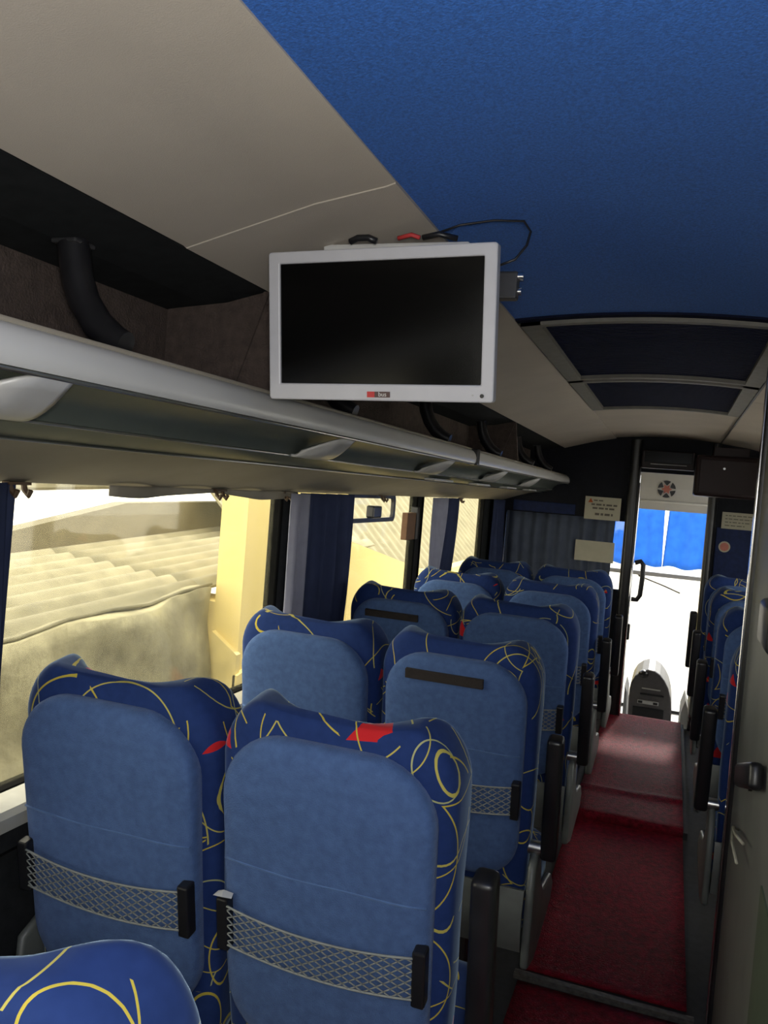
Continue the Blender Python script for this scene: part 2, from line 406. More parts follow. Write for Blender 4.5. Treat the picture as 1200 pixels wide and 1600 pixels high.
# roof grilles: framed louvres set into the aisle ceiling
def roof_grille(y0, y1, label):
    g = empty('roof_grille', ((CX0 + CX1) / 2, (y0 + y1) / 2, CZ - .004))
    cx, cy, cz = g.location
    fr = MB(); xa, xb = CX0 + .02, CX1 - .01; bw = 0.055
    def arc_bar(x0, x1, ya, yb, dz, th):
        prof = [(lerp(x0, x1, k / 10) - cx, ceil_z(lerp(x0, x1, k / 10)) + dz - cz) for k in range(11)]
        return MB().strip(prof, 'y', ya - cy, yb - cy, th)
    for (a, b, ya, yb) in ((xa, xb, y0, y0 + .03), (xa, xb, y1 - .03, y1), (xa, xa + bw, y0, y1), (xb - bw, xb, y0, y1)):
        q = arc_bar(a, b, ya, yb, -0.014, .03); fr.add(q.v, q.f)
    fr.build('frame', 'trimgrey', g, True, 40)
    lv = MB(); n = int((y1 - y0 - .06) / .022)
    for k in range(n):
        y = y0 + .035 + k * (y1 - y0 - .07) / (n - 1)
        q = arc_bar(xa + bw, xb - bw, y, y + .011, 0.0, .006); lv.add(q.v, q.f)
    lv.build('louvre_slats', 'grille', g)
    arc_bar(xa + .02, xb - .02, y0 + .01, y1 - .01, .018, .006).build('backing', 'grille', g)
    return tagk(g, None, label, 'ceiling grille', 'roof grilles')
roof_grille(2.31, 3.38, 'larger dark louvred ceiling grille next to the blue ceiling')
roof_grille(3.44, 4.47, 'smaller looking dark ceiling grille next to the beige ceiling near the door')
struct(arch(2.272, 2.309, 'joint_bar', 'grille', dz=-.004)); 
struct(arch(3.382, 3.438, 'joint_bar', 'trimgrey', dz=-.006))

# ------------------------------------------------------------------ luggage rack on the left
rk = empty('luggage_rack', (-0.9, 2.4, 1.755))
tagk(rk, None, 'long luggage rack with white fascia above the left windows', 'luggage rack')
def rkp(name, prof, m, y0=YR + .02, y1=YB - .03, th=.008, smooth=True):
    return MB().strip([(x + .9, z - 1.755) for x, z in prof], 'y', y0 - 2.4, y1 - 2.4, th).build(name, m, rk, smooth, 50)
# white fascia, split at a joint
fas = [(-0.812, 1.812), (-0.800, 1.812), (-0.790, 1.806), (-0.782, 1.796), (-0.777, 1.78), (-0.777, 1.765), (-0.782, 1.757)]
rkp('fascia', fas[::-1], 'fascia', YR + .02, 3.28); rkp('fascia', fas[::-1], 'fascia', 3.31, YB - .03)
MB().box(.9 - .825, .9 - .772, 3.275 - 2.4, 3.315 - 2.4, -.004, .062, .004).build('fascia_joint', 'blackplastic', rk)
MB().tube([(-.806 + .9, YR + .02 - 2.4, .060), (-.806 + .9, YB - .03 - 2.4, .060)], .006, 6).build('fascia_bead', 'underside', rk, True)
rkp('shelf', [(-1.28, 1.80), (-0.815, 1.80)], 'brown', th=.01)
rkp('upper_channel', [(-0.905, 1.702), (-0.893, 1.724), (-0.865, 1.742), (-0.785, 1.758)], 'channel')
rkp('lower_channel', [(-1.00, 1.676), (-0.96, 1.679), (-0.925, 1.688), (-0.905, 1.698)], 'channel')
for (x, z, r) in ((-0.999, 1.674, .004), (-0.985, 1.672, .0025), (-0.907, 1.699, .003), (-.788, 1.754, .0035)):
    MB().tube([(x + .9, YR + .02 - 2.4, z - 1.755), (x + .9, YB - .03 - 2.4, z - 1.755)], r, 6).build('trim_rail', 'alu', rk, True)
rkp('underside', [(-1.285, 1.590), (-1.26, 1.598), (-1.18, 1.628), (-1.08, 1.660), (-1.00, 1.677)], 'underside')
# reading-light bezels: a scooped wing on the channel
def bezel(y, ln=.13):
    def fn(u, v):
        yy = y + (u - .5) * ln
        sw = 1 - .75 * (max(0, .55 - u) / .55) ** 2
        x = lerp(-0.905, -0.79, v * sw if v > 0 else 0)
        z = lerp(1.700, 1.752, v * sw) - .022 * math.sin(PI * v) * sw
        return (x + .9, yy - 2.4, z - 1.755)
    o = MB().grid(12, 8, fn).build('reading_light', 'silver', rk, True)
    sd = o.modifiers.new('s', 'SOLIDIFY'); sd.thickness = .006; sd.offset = 0
for y in (-.1, .85, 1.90, 2.92, 3.95, 5.0): bezel(y)
for y in (3.0, 3.75, 4.5, 5.25):
    MB().box(.9 - .955, .9 - .91, y + .15 - 2.4, y + .45 - 2.4, 1.674 - 1.755, 1.684 - 1.755, .003).build('light_strip', 'silver', rk)
# rack lining
struct(MB().box(-1.115, -1.10, YR + .02, YB - .02, 1.80, 2.29).build('wall_rack_back', 'brown'))
struct(MB().strip([(-1.11, 1.995), (-1.0, 2.008), (-.86, 2.038)], 'y', YR + .02, YB - .02, .006).build('ceiling_rack', 'darkwall'))
for y in (1.56, 4.4):
    d = empty('rack_divider', (-.97, y, 1.811)); tagk(d, None, 'brown carpeted divider inside the luggage rack %s' % ('left of the television' if y < 2 else 'far along near the bulkhead'), 'divider', 'rack dividers')
    MB().prism([(-.128, 0), (.155, 0), (.125, .225), (.02, .20), (-.128, .186)], 'y', 0, .02).build('panel', 'brown', d)
    MB().prism([(.02, .0), (.05, 0), (.125, .222), (.112, .222)], 'y', -.006, 0).build('edge_flap', 'brown', d)
for i, y in enumerate((1.10, 2.1, 3.1, 4.1, 5.1, 5.9)):
    pts = [(-0.965, y, 2.000), (-.962, y, 1.99), (-.953, y, 1.945), (-.935, y, 1.905), (-.905, y, 1.868), (-.872, y, 1.846), (-.848, y, 1.838)]
    base = Vector((-.89, y, 1.80))
    o = empty('rack_bracket', base)
    MB().tube([Vector(p) - base for p in pts], [.026] * 5 + [.024, .020], 12).build('tube', 'blackplastic', o, True, 60)
    MB().box(-.10, -.05, -.025, .025, .196, .204, .003).build('mounting_plate', 'darkmetal', o)
    tagk(o, None, ['curved black rack support nearest the camera', 'curved black rack support hidden partly by the television', 'curved black rack support just beyond the television', 'curved dark rack support, third beyond the white television', 'curved dark rack support, second from the front bulkhead', 'curved dark rack support closest to the front bulkhead'][i], 'bracket', 'curved rack supports')

# ------------------------------------------------------------------ aisle carpets
def runner(y0, y1, z, label, ripple=0.0):
    n = max(2, int((y1 - y0) / .06))
    def fn(u, v):
        y = lerp(y0, y1, v); x = lerp(-.362, .178, u)
        zz = z + .008 + .003 * math.sin(9 * y + 3 * x)
        if ripple: zz += ripple * math.exp(-((y - 4.72 - .03 * math.sin(5 * x)) / .035) ** 2)
        if ripple and v == 0: zz = .006
        return (x, y, zz)
    o = MB().grid(8, n * 2, fn).build('aisle_carpet', 'carpet', None, True)
    sd = o.modifiers.new('s', 'SOLIDIFY'); sd.thickness = .008; sd.offset = -1
    return tagk(o, None, label, 'carpet', 'red aisle carpets')
runner(-1.6, 2.76, .0, 'red aisle carpet in the foreground below the metal strip')
runner(2.83, 4.30, .0, 'dark red middle aisle carpet between the metal strip and the step')
runner(4.296, 6.44, .035, 'lighter worn red aisle carpet leading to the front doorway', .012)
st = MB().prism([(2.773, .0), (2.817, .0), (2.817, .010), (2.806, .014), (2.784, .014), (2.773, .010)], 'x', -.38, .20).build('step_strip', 'dullmetal')
tagk(st, None, 'dull metal strip across the red carpet', 'metal strip')
st = MB().box(-.1, -.055, 5.95, 6.0, .046, .050).build('paper_scrap', 'paper'); tagk(st, None, 'tiny white paper scrap on the red carpet near the door', 'litter')

# ------------------------------------------------------------------ seats
TILT = math.radians(10)
def bk(u, v, wv):   # back frame -> seat-local coordinates
    return (u, -v * math.sin(TILT) + wv * math.cos(TILT), .50 + v * math.cos(TILT) + wv * math.sin(TILT))
def back_cushion():
    N = 56; R = []; V = .735
    lev = [0.0, .03, .10, .18, .26, .34, .42, .48, .53, .57, .60]
    rx, rv, rw = .085, .115, .055
    levels = [(v, 0.0) for v in lev] + [(V - rv + rv * math.sin(a), a) for a in [math.radians(q) for q in (8, 16, 25, 34, 43, 52, 61, 69, 77, 84)]]
    for (v, a) in levels:
        hw = .218 + .010 * sstep(0, .3, v); k = 1 - math.cos(a)
        head = sstep(.36, .58, v)
        ring = []
        for q in range(N):
            t = 2 * PI * q / N
            c, s_ = math.cos(t), math.sin(t)
            e = .42
            ux = math.copysign(abs(c) ** e, c); uy = math.copysign(abs(s_) ** e, s_)
            hx = hw - rx * k
            x = ux * hx
            ax = abs(x) / hw
            d0, d1 = .012 + rw * .55 * k, .125 + .055 * head * sstep(.45, .85, ax) - .02 * head * (1 - sstep(0.2, .6, ax)) - rw * k
            wv = lerp(d0, d1, (uy + 1) / 2)
            bump = .011 * sstep(.56, .735, v) * (math.exp(-((ax - .66) / .24) ** 2) - .25)
            ring.append(bk(x, v + bump, wv))
        R.append(ring)
    return MB().rings(R)
def rear_panel():
    out = []
    # outline with narrower foot
    for (u, v) in rrect(.20, .315, .118, 10, 0, .385):
        t = sstep(.30, .07, v); 
        out.append((u * (1 - .03 * t), v))
    top = []
    R = []
    for (sc, wv) in ((.985, .05), (1.0, .012), (1.0, .004), (.985, -.006), (.95, -.012), (.85, -.017), (.65, -.021), (.40, -.023), (.15, -.024)):
        ring = []
        for (u, v) in out:
            uu, vv = u * sc, .385 + (v - .385) * sc
            ring.append(bk(uu, vv, wv))
        R.append(ring)
    return MB().rings(R)
def net_mesh():
    mb = MB(); nx, ny = 28, 10; v0, v1 = .292, .372
    def P(i, j):   # lattice node
        u = lerp(-.178, .178, i / nx); s_ = 1 - (u / .178) ** 2
        v = lerp(v0, v1, j / ny) - .012 * s_ - .006 * s_ * (1 - j / ny)
        return Vector(bk(u, v, -.034 - .010 * s_ * (j / ny)))
    def seg(a, b, r=.0014): mb.tube([a, b], r, 4)
    for i in range(nx):
        for j in range(ny):
            if (i + j) % 2: seg(P(i, j), P(i + 1, j + 1))
            else: seg(P(i + 1, j), P(i, j + 1))
    for j in (0, ny):
        mb.tube([P(i, j) for i in range(nx + 1)], .0024, 5)
    return mb
def rear_bar(u0, u1, v0, v1, w0, w1, bev=.004):
    return MB().box(u0, u1, w0, w1, v0, v1, bev).xf(lambda p: Vector(bk(p.x, p.z, p.y)))
def seat_pad():
    R = []
    for (z, k) in ((.375, .03), (.385, .012), (.41, .0), (.47, .0), (.505, .010), (.525, .03), (.535, .06), (.54, .11)):
        ring = []
        for (x, y) in rrect(.225 - k, .235 - k, .07 - min(.04, k * .5), 6, 0, .285):
            ring.append((x, y, z + .012 * sstep(.35, .5, y) - .006 * (1 - (x / .23) ** 2)))
        R.append(ring)
    return MB().rings(R)
PARTS = {}
PARTS['back_cushion'] = (back_cushion().mesh('back_cushion'), 'moq', 1, None)
PARTS['rear_panel'] = (rear_panel().mesh('rear_panel'), 'velvet', 1, None)
PARTS['panel_seam'] = (MB().tube([bk(lerp(-.192, .192, k / 12), .455 + .0012 * math.sin(k), -.0225 + .010 * (abs(k - 6) / 6) ** 4) for k in range(13)], .0022, 5).mesh('panel_seam'), 'seam', 1, None)
PARTS['net_pocket'] = (net_mesh().mesh('net_pocket', False), 'net', 1, None)
PARTS['net_bracket_a'] = (rear_bar(-.200, -.176, .278, .385, -.036, -.008).mesh('net_bracket'), 'blackplastic', 0, None)
PARTS['net_bracket_b'] = (rear_bar(.176, .200, .278, .385, -.036, -.008).mesh('net_bracket'), 'blackplastic', 0, None)
PARTS['seat_pad'] = (seat_pad().mesh('seat_pad'), 'moq', 1, None)
side = [(-.03, .34), (.10, .30), (.42, .33), (.46, .38), (.40, .43), (.20, .47), (.12, .54), (.085, .62), (.03, .66), (-.03, .63), (-.035, .50)]
PARTS['side_cover_l'] = (MB().prism(side, 'x', -.250, -.229).mesh('side_cover'), 'greyplastic', 0, 40)
PARTS['side_cover_r'] = (MB().prism(side, 'x', .229, .252).mesh('side_cover'), 'greyplastic', 0, 40)
PARTS['base_cover'] = (MB().strip([(-.035, .56), (-.05, .50), (-.045, .44), (-.02, .38), (.06, .355), (.48, .36)], 'x', -.226, .226, .02).mesh('base_cover'), 'greyplastic', 1, 50)
PARTS['pedestal'] = (MB().box(-.05, .05, .10, .36, 0, .37, .01).box(-.10, .10, .08, .38, 0, .02, .005).mesh('pedestal'), 'darkmetal', 0, None)
def armrest(sx):
    mb = MB().box(-.022, .022, .030, .085, .13, .495, .012, 3)
    mb.xf(lambda p: Vector(bk(p.x + sx * .276, p.z, p.y)))
    return mb
PARTS['arm_r'] = (armrest(1).mesh('armrest'), 'blackplastic', 1, 40)
PARTS['arm_l'] = (armrest(-1).mesh('armrest'), 'blackplastic', 1, 40)
PARTS['pivot_r'] = (MB().tube([bk(.20, .155, .055), bk(.262, .155, .055)], .02, 12).mesh('armrest_pivot'), 'alu', 1, 40)
PARTS['pivot_l'] = (MB().tube([bk(-.20, .155, .055), bk(-.262, .155, .055)], .02, 12).mesh('armrest_pivot'), 'alu', 1, 40)
PARTS['velcro'] = (rear_bar(-.135, .085, .633, .660, -.0255, -.008, .002).mesh('velcro_strip'), 'velcro', 0, None)
def soften(me, off):
    bm = bmesh.new(); bm.from_mesh(me); bmesh.ops.bevel(bm, geom=[e for e in bm.edges if e.calc_face_angle(0) > 1.2], offset=off, segments=3, affect='EDGES', profile=0.5); bm.to_mesh(me); bm.free()
    for p in me.polygons: p.use_smooth = True
for k in ('side_cover_l', 'side_cover_r'): soften(PARTS[k][0], .009)
for k, (me, mm, sm, an) in PARTS.items():
    me.materials.append(M[mm])
    if sm:
        for p in me.polygons: p.use_smooth = True
        if an: me.set_sharp_from_angle(angle=math.radians(an))
def seat(x, y, label, arm=None, velcro=False, group='left hand seats', dz=0.0, net=True):
    o = empty('bus_seat', (x, y, dz)); tagk(o, None, label, 'bus seat', group)
    def put(name, key, parent=o):
        c = bpy.data.objects.new(name, PARTS[key][0]); COL.objects.link(c); c.parent = parent; return c
    put('back_cushion', 'back_cushion'); rp = put('rear_panel', 'rear_panel'); put('panel_seam', 'panel_seam', rp)
    if net:
        nt = put('net_pocket', 'net_pocket'); put('net_bracket', 'net_bracket_a', nt); put('net_bracket', 'net_bracket_b', nt)
    put('seat_pad', 'seat_pad'); put('side_cover', 'side_cover_r' if arm == 'r' else 'side_cover_l'); put('base_cover', 'base_cover'); put('pedestal', 'pedestal')
    if arm:
        a = put('armrest', 'arm_' + arm); put('armrest_pivot', 'pivot_' + arm, a)
    if velcro: put('velcro_strip', 'velcro', rp)['label'] = 'dark brown strip across the top of the seat back'
    return o
AX, WX = -.524, -.984
rowsL = [1.40, 2.28, 3.17, 4.03, 4.92]
na = ['large blue aisle seat nearest the camera with black armrest folded up', 'blue aisle seat with a dark brown strip, second back along the carpet', 'blue aisle seat third along the carpet, behind the strip-marked aisle seat', 'blue aisle seat fourth along the carpet on the window side, partly hidden', 'blue aisle seat farthest forward, just behind the curtained bulkhead']
nw = ['blue window seat nearest the camera, left of the big aisle seat', 'blue window seat in the second row beside the yellow column outside', 'blue window seat with a dark brown strip in the third row', 'blue window seat fourth row, mostly hidden behind the strip-marked seat', 'blue window seat farthest forward by the last left window']
for i, y in enumerate(rowsL):
    seat(AX, y, na[i], 'r', velcro=(i == 1)); seat(WX, y, nw[i], None, velcro=(i == 2))
seat(AX - .05, .59, 'patterned seat top with red triangle cropped at the bottom left corner', 'r')
nr = ['right hand aisle seat nearest the grey partition', 'right hand aisle seat second beyond the grey partition', 'right hand aisle seat third beyond the grey partition', 'right hand aisle seat closest to the front doorway']
for i, y in enumerate([2.93, 3.80, 4.68, 5.52]):
    seat(.445, y, nr[i], 'l', group='right hand seats')

tp = Vector(bk(-.188, .387, -.03)) + Vector((AX, 1.40, 0))
tm = MB().add([(-.016, -.008, 0), (.004, -.012, .003), (.020, -.004, .0), (.016, .010, .003), (-.002, .006, .007), (-.014, .008, .002), (.0, 0, -.002)], [(0, 1, 4, 5), (1, 2, 3, 4), (0, 6, 1), (1, 6, 2), (2, 6, 3), (3, 6, 4), (4, 6, 5), (5, 6, 0)]).build('tape_scrap', 'white'); tm.location = tp + Vector((0, 0, .002))
tagk(tm, None, 'small white scrap of tape on the net pocket bracket of the nearest aisle seat', 'litter')
# ------------------------------------------------------------------ television
TVY = 1.335
tv = empty('television', (-.508, TVY, 1.920)); tagk(tv, None, 'flat white framed television with black screen hanging from the ceiling', 'television')
tv.rotation_euler = (math.radians(7.5), math.radians(-1.4), 0)
W2, H2 = .207, .129
def frame_ring(outer, inner, y0, y1):
    n = len(outer); mb = MB()
    vs = [(x, y0, z) for x, z in outer] + [(x, y0, z) for x, z in inner] + [(x, y1, z) for x, z in outer] + [(x, y1, z) for x, z in inner]
    fs = []
    for i in range(n):
        j = (i + 1) % n
        fs += [(i, j, n + j, n + i), (2 * n + i, 3 * n + i, 3 * n + j, 2 * n + j), (i, 2 * n + i, 2 * n + j, j), (n + i, n + j, 3 * n + j, 3 * n + i)]
    return mb.add(vs, fs)
o_ = frame_ring(rrect(W2, H2, .006, 4), rrect(W2 - .022, H2 - .025, .002, 4, .0, .004), -.012, .012)
b_ = o_.build('bezel', 'tvwhite', tv)
bv = b_.modifiers.new('b', 'BEVEL'); bv.width = .003; bv.segments = 2; bv.limit_method = 'ANGLE'
MB().box(-W2 + .018, W2 - .018, -.007, .002, -H2 + .02, H2 - .018).build('screen', 'screen', tv)
R = []
for (y, k) in ((.012, .004), (.03, .012), (.045, .05), (.05, .06)): R.append([(x, y, z) for x, z in rrect(W2 - k, H2 - k, .02, 4)])
MB().rings(R).build('back_shell', 'tvwhite', tv, False)
MB().box(-.016, .026, -.0135, -.0115, -H2 + .006, -H2 + .016).build('badge', mat('badge_brown', (.09, .05, .045), .5), tv)
MB().box(-.016, -.002, -.0142, -.0132, -H2 + .006, -H2 + .016).build('badge_red_block', 'red', tv)
text_mesh('bus', .011, 'badge_text', 'white', tv, Matrix.Translation((.0125, -.0138, -H2 + .0112)) @ Matrix.Rotation(PI / 2, 4, 'X'))
MB().tube([(.188, -.0115, -H2 + .011), (.188, -.0138, -H2 + .011)], .0035, 12).build('sensor', 'blackplastic', tv)
MB().tube([(.172, -.0115, -H2 + .012), (.172, -.0133, -H2 + .012)], .0018, 10).build('indicator', 'silver', tv)
tb = empty('tv_mount', (-.50, TVY + .085, 2.085)); tagk(tb, None, 'metal ceiling bracket with loose cables behind the white television', 'bracket')
MB().box(-.16, .12, -.01, .03, -.030, .000, .003).build('mount_bar', 'fascia', tb)
MB().box(.165, .215, -.03, -.005, -.105, -.058, .004).build('hinge_block', 'darkmetal', tb)
MB().tube([(.214, -.02, -.066), (.224, -.02, -.066)], .008, 10).tube([(.214, -.015, -.09), (.221, -.015, -.09)], .007, 10).build('bolt', 'chrome', tb, True, 40)
MB().box(-.02, .02, -.035, -.01, -.14, -.02, .003).build('arm', 'alu', tb)
MB().tube([(.17, -.02, -.05), (.205, -.015, -.035), (.222, -.01, -.01), (.226, -.005, .015), (.212, .0, .035), (.16, .0, .038), (.10, -.005, .030), (.06, -.01, .015)], .0022, 6).build('cable', 'blackplastic', tb, True)
MB().tube([(-.085, -.06, -.012), (-.070, -.062, -.006), (-.050, -.062, -.006), (-.035, -.06, -.012)], .006, 8).build('cable', 'blackplastic', tb, True)
MB().tube([(.005, -.06, -.008), (.03, -.062, -.003), (.045, -.06, -.008)], .004, 6).build('cable', 'red', tb, True)
MB().tube([(.05, -.06, -.008), (.08, -.062, -.003), (.11, -.05, -.008)], .005, 6).build('cable', 'blackplastic', tb, True)

# ------------------------------------------------------------------ curtains, hooks on the left side
def curtain(name, y0, y1, z0, z1, x, amp, folds, m, label, y0b=None, y1b=None, seed=0, lining=None):
    y0b = y0 if y0b is None else y0b; y1b = y1 if y1b is None else y1b
    rnd = random.Random(seed); ph = [rnd.uniform(0, 6) for _ in range(4)]
    def fn(u, v):
        wv = sstep(0, 1, v)
        ya = lerp(y0b, y0, wv); yb = lerp(y1b, y1, wv)
        uu = u + .012 * math.sin(2 * PI * folds * u * 2 + ph[0])
        xx = x + amp * (math.sin(2 * PI * folds * u + ph[1] + .5 * math.sin(3 * v + ph[2])) + .35 * math.sin(4.7 * PI * folds * u + ph[3])) * (.55 + .45 * (1 - v))
        return (xx, lerp(ya, yb, uu), lerp(z0, z1, v))
    o = MB().grid(int(folds * 14), 14, fn).build(name, m, None, True)
    sd = o.modifiers.new('s', 'SOLIDIFY'); sd.thickness = .003
    return tagk(o, None, label, 'curtain', 'window curtains')
CXW = XL + .045
curtain('window_curtain', .86, 1.315, .95, 1.590, CXW, .020, 5, 'curtain', 'dark blue curtain sliver at the left edge of the picture', seed=1)
curtain('window_curtain', 2.525, 2.655, .95, 1.588, CXW + .03, .014, 1.3, 'curtainlining', 'pale lilac curtain edge beside the first left window pillar', 2.525, 2.655, seed=8)
curtain('window_curtain', 2.665, 3.19, .95, 1.590, CXW, .026, 4, 'curtain', 'gathered blue grey curtain between the first and second left windows', 2.665, 3.16, seed=2)
curtain('window_curtain', 4.50, 4.90, .95, 1.590, CXW, .020, 3, 'curtain', 'dark blue curtain right of the pale lining by the third left window', 4.36, 4.80, seed=3)
curtain('window_curtain', 4.22, 4.58, .95, 1.590, CXW + .03, .016, 1.6, 'curtainlining', 'pale lilac curtain edge hanging at the second left window pillar', 4.22, 4.42, seed=4)
curtain('window_curtain', 6.02, 6.38, .95, 1.590, CXW, .02, 3, 'curtain', 'dark curtain by the last left window beside the bulkhead', seed=5)
for y, lb in ((1.33, 'brown double hook at the left end of the first window rail'), (2.12, 'brown double hook above the middle of the first window'), (2.56, 'brown double hook above the pillar after the first window'), (3.56, 'brown double hook above the vent frame of the second window'), (5.02, 'brown double hook above the third left window')):
    h = MB()
    for d in (-.018, .018): h.tube([(XL + .03, y + d, 1.590), (XL + .035, y + d, 1.574), (XL + .045, y + d, 1.564), (XL + .05, y + d, 1.576)], .006, 6)
    h.box(XL + .02, XL + .04, y - .03, y + .03, 1.586, 1.592)
    tagk(h.build('curtain_hook', 'hook', None, True, 40), None, lb, 'hook', 'curtain hooks')
# blue cloth valance sagging over the first window
def val(u, v):
    y = lerp(1.62, 2.62, u); sag = .012 + .018 * (math.sin(u * 9.2 + .6) * .5 + .5)
    return (XL + .03 + .012 * math.sin(u * 21), y, 1.592 - v * sag)
o = MB().grid(40, 4, val).build('curtain_valance', 'underside', None, True); sd = o.modifiers.new('s', 'SOLIDIFY'); sd.thickness = .004
tagk(o, None, 'pale cloth valance sagging along the top of the first left window', 'cloth')
# hinged vent frame in the second window
vf = empty('vent_frame', (XL + .0, 3.52, 1.53)); tagk(vf, None, 'dark rounded vent frame with handle at the top of the second window', 'window vent')
fr_ = frame_ring(rrect(.30, .065, .03, 5), rrect(.275, .045, .02, 5), -.008, .008)
fr_.xf(lambda p: Vector((p.y, p.x, p.z))).build('frame', 'blackplastic', vf)
MB().box(-.01, .03, -.06, .05, -.045, .012, .008).build('latch', 'blackplastic', vf)
hb = empty('hammer_box', (XL + .01, 4.09, 1.44)); tagk(hb, None, 'small brown and black box on the second left window', 'box')
MB().box(-.02, .012, -.10, .04, -.075, .065, .003).build('case', mat('brown_card', (.15, .075, .035), .7), hb)
MB().box(-.02, .016, .045, .085, -.075, .095, .003).build('dark_edge', 'blackplastic', hb)

# ------------------------------------------------------------------ front bulkhead
bw_ = MB()
y0, y1 = YB, YB + .05
bw_.box(XL, -.30, y0, y1, 0, .98).box(XL, -.30, y0, y1, 1.50, 2.29).box(XL, -1.25, y0, y1, .98, 1.50).box(-.335, -.30, y0, y1, .98, 1.50)
bw_.box(-.30, .225, y0, y1, 1.885, 2.29).box(.225, XR, y0, y1, 0, 2.29)
struct(bw_.build('wall_front', 'bulk'))
o = struct(MB().box(-1.25, -.335, y0 + .01, y0 + .016, .98, 1.50).build('window_6', 'clearglass'))
struct(MB().box(.30, .62, y0 - .012, y0, .02, 1.52, .003).build('trim_3', 'bulkblue'))
struct(MB().box(-1.20, -.72, y0 - .01, y0 - .001, 1.52, 1.60, .003).build('trim_6', 'bulkblue'))
def door_post(x0, x1):
    mb = MB().prism([(x + (x0 + x1) / 2, y + y0 - .045) for x, y in rrect((x1 - x0) / 2, .045, .03, 5)], 'z', 0.035, 2.12); return mb
o = struct(door_post(-.345, -.262).build('trim_4', 'blackplastic', None, True, 40)); MB().box(-.264, -.254, y0 - .06, y0 + .04, .04, 1.86, .002).build('chrome_strip', 'chrome', o)
MB().tube([(-.262, y0 - .095, .04), (-.262, y0 - .095, 1.80)], .006, 8).build('chrome_strip', 'chrome', o, True)
o = struct(door_post(.222, .285).build('trim_5', 'blackplastic', None, True, 40))
# bulkhead curtain
def bc(u, v):
    x = lerp(-1.24, -.415 - .012 * (1 - v), u)
    return (x, YB - .035 + .014 * math.sin(2 * PI * 9 * u + .6 * math.sin(2 * v)) + .006 * math.sin(41 * u), lerp(.95, 1.512, v))
o = MB().grid(110, 8, bc).build('bulkhead_curtain', 'bulkcurtain', None, True); sd = o.modifiers.new('s', 'SOLIDIFY'); sd.thickness = .003
tagk(o, None, 'grey blue pleated curtain across the bulkhead window', 'curtain')
# papers
def notice(x0, x1, z0, z1, y, label, lines, tri=False, cat='notice'):
    g = empty('paper_notice', ((x0 + x1) / 2, y, (z0 + z1) / 2)); hw, hh = (x1 - x0) / 2, (z1 - z0) / 2
    MB().box(-hw, hw, -.002, .002, -hh, hh).build('sheet', 'paper', g)
    rnd = random.Random(int(x0 * 100))
    for (a, b, z, t) in lines:
        mb = MB(); u = a
        while u < b:
            wd = rnd.uniform(.06, .16); mb.box(u * 2 * hw - hw, min(u + wd, b) * 2 * hw - hw, -.0032, -.0022, (z - t / 2) * 2 * hh - hh, (z + t / 2) * 2 * hh - hh); u += wd + .035
        mb.build('print_line', 'ink', g)
    if tri: MB().prism([(-hw + .022, hh - .045), (-hw + .058, hh - .045), (-hw + .040, hh - .012)], 'y', -.0035, -.0022).build('warning_triangle', 'orange', g)
    return tagk(g, None, label, cat)
notice(-.645, -.382, 1.500, 1.672, YB - .058, 'cream paper notice with printed lines high on the left bulkhead', [(.24, .5, .84, .06), (.18, .9, .66, .08), (.22, .85, .50, .08), (.3, .8, .24, .10)], True)
notice(-.690, -.402, 1.180, 1.335, YB - .062, 'plain pale green paper on the bulkhead curtain', [])
notice(.328, .550, 1.515, 1.635, YB - .016, 'grey printed sheet on the right bulkhead', [(.1, .9, .8, .05), (.1, .9, .6, .05), (.1, .85, .4, .05), (.1, .7, .2, .05)])
g = empty('round_sticker', (.362, YB - .014, 1.382)); tagk(g, None, 'small round pink sticker on the right bulkhead', 'sticker')
MB().tube([(0, .002, 0), (0, -.002, 0)], .040, 24).build('disc', 'paper', g); MB().tube([(0, -.002, 0), (0, -.0035, 0)], .030, 20).build('pink_centre', 'pink', g)
# dark display box over the door
g = empty('display_box', (-.076, YB - .07, 1.912)); tagk(g, None, 'black display panel above the front doorway', 'display')
MB().box(-.186, .186, -.05, .068, 0, .135, .008).build('housing', 'brownbox', g)
MB().box(-.165, .165, -.054, -.05, .045, .125, .002).build('screen', 'screen', g)
MB().box(-.12, .13, -.056, -.05, .030, .034).build('light_strip', 'silver', g)
# brown hanging cabinet
g = empty('ceiling_cabinet', (.315, 6.02, 1.865)); tagk(g, None, 'dark brown box hanging from the ceiling right of the doorway', 'cabinet')
MB().box(-.208, .215, -.15, .15, -.135, .14, .018, 3).build('housing', 'brownbox', g, True, 35)
MB().box(-.18, .19, -.155, -.15, -.11, .11, .003).build('front_panel', 'brownbox', g)
MB().tube([(-.03, -.155, .055), (-.03, -.165, .055)], .008, 12).build('glint_disc', 'chrome', g, True, 40)  # chrome disc put in for the lamp's bright glint on the box
MB().box(-.10, .12, -.1, .1, .14, .20, .003).build('hanger', 'brownbox', g)
# grab handle by the door
h = MB().tube([(-.245, YB - .02, 1.20), (-.205, YB - .02, 1.215), (-.185, YB - .02, 1.19), (-.183, YB - .02, 1.10), (-.19, YB - .02, .96), (-.21, YB - .02, .925), (-.25, YB - .02, .925)], .018, 10).build('grab_handle', 'blackplastic', None, True)
tagk(h, None, 'black looped grab handle on the left of the front doorway', 'handle')
# padded lever below
h = MB().box(-.262, -.238, YB - .06, YB - .02, .62, .74, .008).build('door_latch', 'blackplastic'); tagk(h, None, 'small dark latch on the left door post', 'latch')

